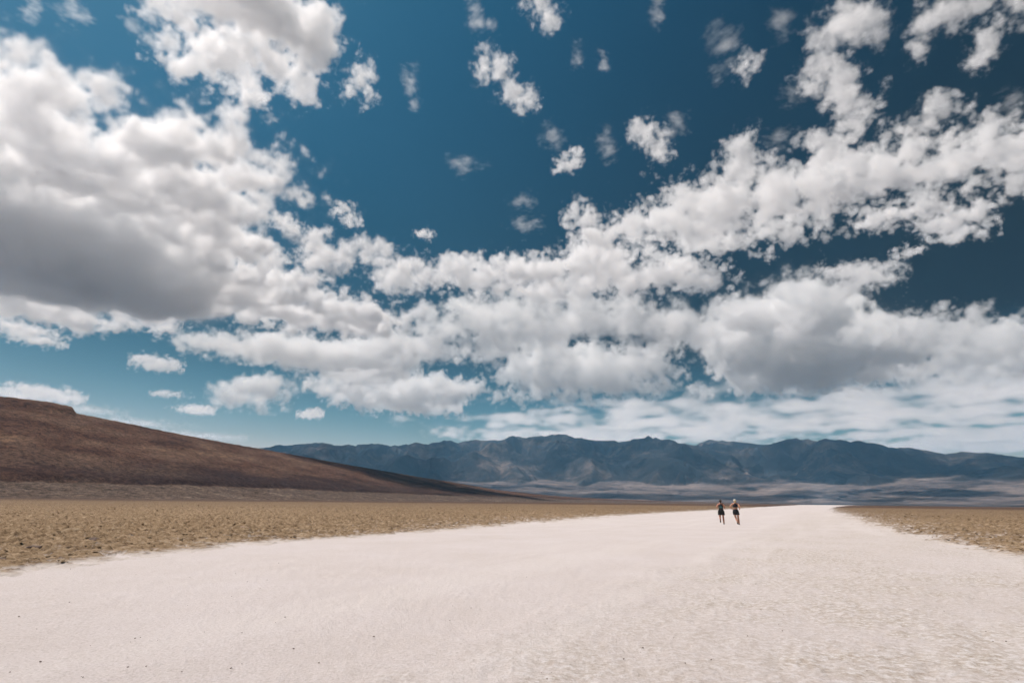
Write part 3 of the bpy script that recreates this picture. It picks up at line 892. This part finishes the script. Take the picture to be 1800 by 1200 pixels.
def stone(u, v, width_px, flat, mat, label, rz=0.0, tilt=0.15, seed=1):
    p = on_ground(u, v, 0.05)
    d = math.hypot(p.x, p.y)
    w = width_px * d / FPX
    V, F = clod_shape(seed, flat)
    bm = bmesh.new()
    vs = [bm.verts.new(c) for c in V]
    for f in F:
        bm.faces.new([vs[i] for i in f])
    bmesh.ops.subdivide_edges(bm, edges=bm.edges[:], cuts=1, use_grid_fill=True)
    rr = random.Random(seed)
    for vt in bm.verts:
        vt.co *= 1 + rr.uniform(-0.03, 0.03)
    me = bpy.data.meshes.new('stone')
    bm.to_mesh(me); bm.free()
    o = link('stone', me, None, mat)
    z = float(mud_surface(np.array([p.x]), np.array([p.y]))[0][0])
    o.location = (p.x, p.y, z + w * flat * 0.22)
    o.scale = (w / 1.1,) * 3
    o.rotation_euler = (tilt, 0.06, rz)
    tag(o, label, 'stone', 'stones lying on the mud')

def build_stones():
    stone(428, 931, 17, 0.30, PINK_STONE_MAT, 'long pale reddish stone slab lying alone on the mud', 0.35, 0.2, 2)
    stone(164, 953.5, 16, 0.34, STONE_MAT, 'flat dark stone on the mud left of the pale slab', 0.2, 0.25, 5)
    stone(59, 967.5, 17, 0.32, STONE_MAT, 'low dark stone on the mud near the salt edge at far left', -0.1, 0.2, 3)
    stone(4, 986.0, 14, 0.25, STONE_MAT, 'thin dark stone at the left edge of the picture beside the salt', 0.1, 0.2, 6)
    stone(128, 940, 26, 0.22, CLOD_MAT, 'long low tan ridge of mud crust behind the flat dark stone', 0.25, 0.5, 4)  # tilted mud crust, shaped like the stones
    # dark specks scattered over the salt
    VV, FF = [], []
    low = [clod_shape(40 + i, 0.6) for i in range(4)]
    for k in range(150):
        u, v = random.uniform(-60, 1860), 960 + 240 * random.random()
        p = on_ground(u, v)
        if float(mud_sd(np.array([p.x]), np.array([p.y]))[0]) > -0.4:
            continue
        s = random.choice((0.008, 0.01, 0.012, 0.016, 0.022))
        V, F = low[k % 4]
        a = random.uniform(0, 6.28)
        b = len(VV)
        VV += [(p.x + s * (x * math.cos(a) - y * math.sin(a)), p.y + s * (x * math.sin(a) + y * math.cos(a)), 0.012 + s * z) for x, y, z in V]
        FF += [tuple(i + b for i in f) for f in F]
    me = bpy.data.meshes.new('pebbles')
    me.from_pydata(VV, [], FF)
    tag(link('pebbles', me, None, STONE_MAT), 'tiny dark pebbles strewn over the white salt', 'pebbles', kind='stuff')

# ------------------------------------------------------------------ the two runners
def cloth_material(name, col, rough=0.8):
    m, nt, b = new_mat(name)
    tc = nt.nodes.new('ShaderNodeTexCoord')
    n = noise(nt, 14.0, 4, 0.6, tc.outputs['Object'])
    c = ramp(nt, n.outputs[0], [(0.3, tuple(x * 0.75 for x in col)), (0.7, tuple(min(1, x * 1.2) for x in col))]).outputs[0]
    nt.links.new(c, b.inputs['Base Color'])
    b.inputs['Roughness'].default_value = rough
    bump(nt, b, n.outputs[0], 0.3, 0.01)
    return m
def skin_body(name, joints, edges, parent, mat):
    me = bpy.data.meshes.new(name)
    names = list(joints)
    me.from_pydata([joints[k][0] for k in names], [(names.index(a), names.index(b)) for a, b in edges], [])
    o = link(name, me, parent, mat)
    o.modifiers.new('skin', 'SKIN').use_smooth_shade = True
    for i, k in enumerate(names):
        sv = me.skin_vertices[0].data[i]
        r = joints[k][1]
        sv.radius = r if isinstance(r, tuple) else (r, r)
        sv.use_root = (k == 'pelvis')
    sub = o.modifiers.new('sub', 'SUBSURF')
    sub.levels = sub.render_levels = 2
    return o
def loft(name, rings, parent, mat, seg=20, cap=False, thick=0.006):
    """rings: (cx, cy, z, rx, ry) from top to bottom"""
    bm = bmesh.new()
    rows = []
    for cx, cy_, z, rx, ry in rings:
        rows.append([bm.verts.new((cx + rx * math.cos(2 * math.pi * i / seg), cy_ + ry * math.sin(2 * math.pi * i / seg), z + 0.004 * math.sin(5 * i))) for i in range(seg)])
    for a, b in zip(rows[:-1], rows[1:]):
        for i in range(seg):
            bm.faces.new((a[i], b[i], b[(i + 1) % seg], a[(i + 1) % seg]))
    if cap:
        bm.faces.new(rows[0][::-1]); bm.faces.new(rows[-1])
    for f in bm.faces:
        f.smooth = True
    bmesh.ops.recalc_face_normals(bm, faces=bm.faces[:])
    me = bpy.data.meshes.new(name)
    bm.to_mesh(me); bm.free()
    o = link(name, me, parent, mat)
    if thick and not cap:
        so = o.modifiers.new('thickness', 'SOLIDIFY'); so.thickness = thick; so.offset = 1.0
    su = o.modifiers.new('smooth', 'SUBSURF'); su.levels = su.render_levels = 1
    return o
def ball(name, c, r, parent, mat, rough=0.06, seed=1, rot=0.0):
    bm = bmesh.new()
    bmesh.ops.create_icosphere(bm, subdivisions=3, radius=1.0)
    rr = random.Random(seed)
    M = Matrix.Rotation(rot, 3, 'X')
    for v in bm.verts:
        q = M @ Vector((v.co.x * r[0], v.co.y * r[1], v.co.z * r[2])) * (1 + rr.uniform(-rough, rough))
        v.co = Vector(c) + q
    for f in bm.faces:
        f.smooth = True
    me = bpy.data.meshes.new(name)
    bm.to_mesh(me); bm.free()
    return link(name, me, parent, mat)
def shoe(parent, ankle, toe, mat, sole_mat):
    a, t = Vector(ankle), Vector(toe)
    d = (t - a).normalized()
    side = Vector((1, 0, 0))
    up = side.cross(d).normalized()
    bm = bmesh.new()
    prof = [(-0.07, 0.030, 0.045), (-0.05, 0.036, 0.075), (0.02, 0.038, 0.07), (0.09, 0.043, 0.05), (0.155, 0.042, 0.036), (0.185, 0.026, 0.022)]
    rows = []
    for s, w, h in prof:
        row = []
        for i in range(10):
            th = 2 * math.pi * i / 10
            row.append(bm.verts.new(a + d * s + side * (w * math.cos(th)) + up * (h * 0.5 * math.sin(th))))
        rows.append(row)
    for p, q in zip(rows[:-1], rows[1:]):
        for i in range(10):
            bm.faces.new((p[i], q[i], q[(i + 1) % 10], p[(i + 1) % 10]))
    bm.faces.new(rows[0][::-1]); bm.faces.new(rows[-1])
    for f in bm.faces:
        f.smooth = True
    bmesh.ops.recalc_face_normals(bm, faces=bm.faces[:])
    me = bpy.data.meshes.new('shoe')
    bm.to_mesh(me); bm.free()
    return link('shoe', me, parent, mat)

def make_runner(u, v, height, yaw, label, pose, skin_c, top_c, short_c, hair_c, kind):
    p = on_ground(u, v, 0.012)
    root = empty('person', p, -yaw)
    k = height / 1.70
    root.scale = (1.08 * k, 1.08 * k, k)
    tag(root, label, 'person', 'runners on the salt')
    skin = cloth_material('skin', skin_c, 0.55)
    J = {
        'pelvis': ((0, 0, 0.94), (0.125, 0.10)), 'belly': ((0, 0.015, 1.08), (0.112, 0.085)), 'chest': ((0, 0.04, 1.26), (0.135, 0.10)),
        'upper_chest': ((0, 0.05, 1.38), (0.12, 0.085)), 'neck': ((0, 0.06, 1.48), 0.05), 'jaw': ((0, 0.085, 1.545), (0.062, 0.07)), 'skull': ((0, 0.075, 1.61), (0.075, 0.088)), 'crown': ((0, 0.07, 1.665), (0.055, 0.065)),
        'nose': ((0, 0.175, 1.585), 0.011),
    }
    E = [('pelvis', 'belly'), ('belly', 'chest'), ('chest', 'upper_chest'), ('upper_chest', 'neck'), ('neck', 'jaw'), ('jaw', 'skull'), ('skull', 'crown'), ('skull', 'nose')]
    for s, sx in (('l', -1), ('r', 1)):
        sh, el, wr = pose['sh_' + s], pose['el_' + s], pose['wr_' + s]
        J['shoulder' + s] = (sh, 0.058); J['arm' + s] = (tuple((Vector(sh) + Vector(el)) / 2), 0.052); J['elbow' + s] = (el, 0.043)
        J['forearm' + s] = (tuple(Vector(el) * .65 + Vector(wr) * .35), 0.043); J['wrist' + s] = (wr, 0.024)
        d = (Vector(wr) - Vector(el)).normalized()
        side = Vector((-sx, 0, 0.15)).normalized()
        up = d.cross(side).normalized()
        palm = Vector(wr) + d * 0.055
        J['palm' + s] = (tuple(palm), (0.030, 0.018))
        E += [('upper_chest', 'shoulder' + s), ('shoulder' + s, 'arm' + s), ('arm' + s, 'elbow' + s), ('elbow' + s, 'forearm' + s), ('forearm' + s, 'wrist' + s), ('wrist' + s, 'palm' + s)]
        for i, (o_, ln) in enumerate(((-0.030, 0.034), (-0.010, 0.040), (0.011, 0.038), (0.031, 0.030))):
            a = palm + up * o_ + d * 0.035
            b = a + d * ln * 0.7 + side * ln * 0.6
            J[f'knuckle{i}{s}'] = (tuple(a), 0.0095); J[f'tip{i}{s}'] = (tuple(b), 0.0085)
            E += [('palm' + s, f'knuckle{i}{s}'), (f'knuckle{i}{s}', f'tip{i}{s}')]
        th = Vector(wr) + d * 0.03 + side * 0.03 - up * 0.012
        J['thumb' + s] = (tuple(th), 0.010); J['thumbtip' + s] = (tuple(th + d * 0.035 + side * 0.012), 0.009)
        E += [('palm' + s, 'thumb' + s), ('thumb' + s, 'thumbtip' + s)]
        hp, kn, an, to = pose['hip_' + s], pose['kn_' + s], pose['an_' + s], pose['to_' + s]
        J['hip' + s] = (hp, 0.088); J['thigh' + s] = (tuple((Vector(hp) + Vector(kn)) / 2), 0.075); J['knee' + s] = (kn, 0.060)
        J['calf' + s] = (tuple(Vector(kn) * .62 + Vector(an) * .38 + Vector((0, -0.015, 0))), 0.066); J['ankle' + s] = (an, 0.042); J['toe' + s] = (tuple(Vector(an) * .3 + Vector(to) * .7), 0.028)
        E += [('pelvis', 'hip' + s), ('hip' + s, 'thigh' + s), ('thigh' + s, 'knee' + s), ('knee' + s, 'calf' + s), ('calf' + s, 'ankle' + s), ('ankle' + s, 'toe' + s)]
    skin_body('body', J, E, root, skin)
    dark = cloth_material('top_fabric', top_c)
    shorts_m = cloth_material('shorts_fabric', short_c)
    hair_m = cloth_material('hair', hair_c, 0.5)
    shoe_m = cloth_material('shoe_fabric', (0.035, 0.03, 0.032))
    eye_m = cloth_material('eye', (0.02, 0.015, 0.012), 0.2)
    for sx in (-1, 1):
        ball('eye', (0.032 * sx, 0.155, 1.605), (0.011, 0.008, 0.008), root, eye_m, 0)
        ball('ear', (0.082 * sx, 0.07, 1.595), (0.012, 0.022, 0.032), root, skin, 0.02)
    for s in 'lr':
        shoe(root, Vector(pose['an_' + s]) + Vector((0, 0, -0.035 if pose['an_' + s][2] < 0.15 else -0.0)), Vector(pose['to_' + s]) + Vector((0, 0, 0.0)), shoe_m, shoe_m)
    # shorts: waist to crotch, then a leg over each thigh
    w = 1.0 if kind == 'cap' else 1.12
    sh = loft('shorts', [(0, 0.0, 1.04, 0.128, 0.108), (0, 0, 0.98, 0.150 * w, 0.122), (0, -0.005, 0.90, 0.185 * w, 0.138), (0, 0, 0.83, 0.195 * w, 0.145), (0, 0.01, 0.79, 0.19 * w, 0.14)], root, shorts_m)
    for s in 'lr':
        hp, kn = Vector(pose['hip_' + s]), Vector(pose['kn_' + s])
        r = []
        for t, rr in ((0.02, 0.10), (0.25, 0.108 * w), (0.48, 0.112 * w), (0.56 if kind == 'cap' else 0.62, 0.114 * w)):
            q = hp.lerp(kn, t)
            r.append((q.x, q.y, q.z, rr, rr * 1.05))
        loft('shorts_leg', r, sh, shorts_m)
    if kind == 'cap':
        loft('top', [(0, 0.05, 1.43, 0.10, 0.085), (0, 0.05, 1.38, 0.142, 0.106), (0, 0.045, 1.30, 0.155, 0.118), (0, 0.035, 1.22, 0.142, 0.112), (0, 0.025, 1.165, 0.128, 0.102)], root, dark)
        c = ball('cap', (0, 0.07, 1.645), (0.092, 0.108, 0.075), root, hair_m, 0.015, 3)
        ball('cap_brim', (0, 0.185, 1.635), (0.065, 0.055, 0.010), c, hair_m, 0.0, 4)
        ball('hair', (0, -0.005, 1.58), (0.062, 0.045, 0.085), root, cloth_material('blond_hair', (0.62, 0.47, 0.24)), 0.06, 5)
    else:
        loft('top', [(0, 0.05, 1.44, 0.085, 0.075), (0, 0.05, 1.38, 0.125, 0.104), (0, 0.045, 1.30, 0.15, 0.118), (0, 0.03, 1.20, 0.138, 0.110), (0, 0.015, 1.10, 0.128, 0.104), (0, 0.0, 1.02, 0.135, 0.112)], root, dark)
        pm = cloth_material('teal_fabric', (0.07, 0.22, 0.215))
        bm = bmesh.new()
        nx, nz = 8, 7
        vv = []
        for j in range(nz):
            z = 1.14 + 0.12 * j / (nz - 1)
            half = 0.10 * (1 - 0.65 * (j / (nz - 1)) ** 1.5)
            vv.append([bm.verts.new((x_ := -half + 2 * half * i / (nx - 1), 0.03 - 0.118 * math.sqrt(max(0, 1 - (x_ / 0.158) ** 2)) - 0.012, z)) for i in range(nx)])
        for j in range(nz - 1):
            for i in range(nx - 1):
                bm.faces.new((vv[j][i], vv[j][i + 1], vv[j + 1][i + 1], vv[j + 1][i]))
        me = bpy.data.meshes.new('back_panel')
        bm.to_mesh(me); bm.free()
        bp = link('back_panel', me, root, pm)
        so = bp.modifiers.new('thickness', 'SOLIDIFY'); so.thickness = 0.008
        h = ball('hair', (0, 0.055, 1.63), (0.092, 0.105, 0.088), root, hair_m, 0.03, 3)
        ball('ponytail', (0.01, -0.065, 1.56), (0.045, 0.05, 0.105), h, hair_m, 0.06, 5, 0.2)
    return root

def build_runners():
    pose1 = dict(sh_l=(-0.165, 0.045, 1.395), el_l=(-0.255, -0.13, 1.185), wr_l=(-0.235, 0.10, 1.10), sh_r=(0.165, 0.045, 1.395), el_r=(0.245, -0.10, 1.17), wr_r=(0.235, 0.13, 1.12),
                 hip_l=(-0.085, 0, 0.88), kn_l=(-0.10, 0.10, 0.50), an_l=(-0.09, -0.22, 0.30), to_l=(-0.09, -0.28, 0.17),
                 hip_r=(0.085, 0, 0.88), kn_r=(0.105, 0.06, 0.49), an_r=(0.12, -0.03, 0.085), to_r=(0.13, 0.14, 0.045))
    pose2 = dict(sh_l=(-0.17, 0.045, 1.395), el_l=(-0.32, -0.06, 1.20), wr_l=(-0.21, 0.13, 1.06), sh_r=(0.17, 0.045, 1.395), el_r=(0.27, -0.14, 1.17), wr_r=(0.255, 0.08, 1.07),
                 hip_l=(-0.085, 0, 0.88), kn_l=(-0.045, 0.12, 0.50), an_l=(0.045, -0.16, 0.22), to_l=(0.05, -0.23, 0.10),
                 hip_r=(0.085, 0, 0.88), kn_r=(0.115, 0.05, 0.49), an_r=(0.135, -0.02, 0.085), to_r=(0.16, 0.14, 0.045))
    make_runner(1269.5, 921.0, 1.66, rad(20), 'runner with dark hair, black shorts and teal patch on the back of the top', pose1, (0.47, 0.20, 0.125), (0.035, 0.03, 0.035), (0.012, 0.014, 0.016), (0.018, 0.013, 0.011), 'hair')
    make_runner(1295.5, 922.0, 1.70, rad(20), 'runner in pale cap, black crop top and black shorts', pose2, (0.57, 0.27, 0.165), (0.012, 0.012, 0.022), (0.012, 0.012, 0.016), (0.72, 0.68, 0.58), 'cap')

build_clods()
build_stones()
build_runners()
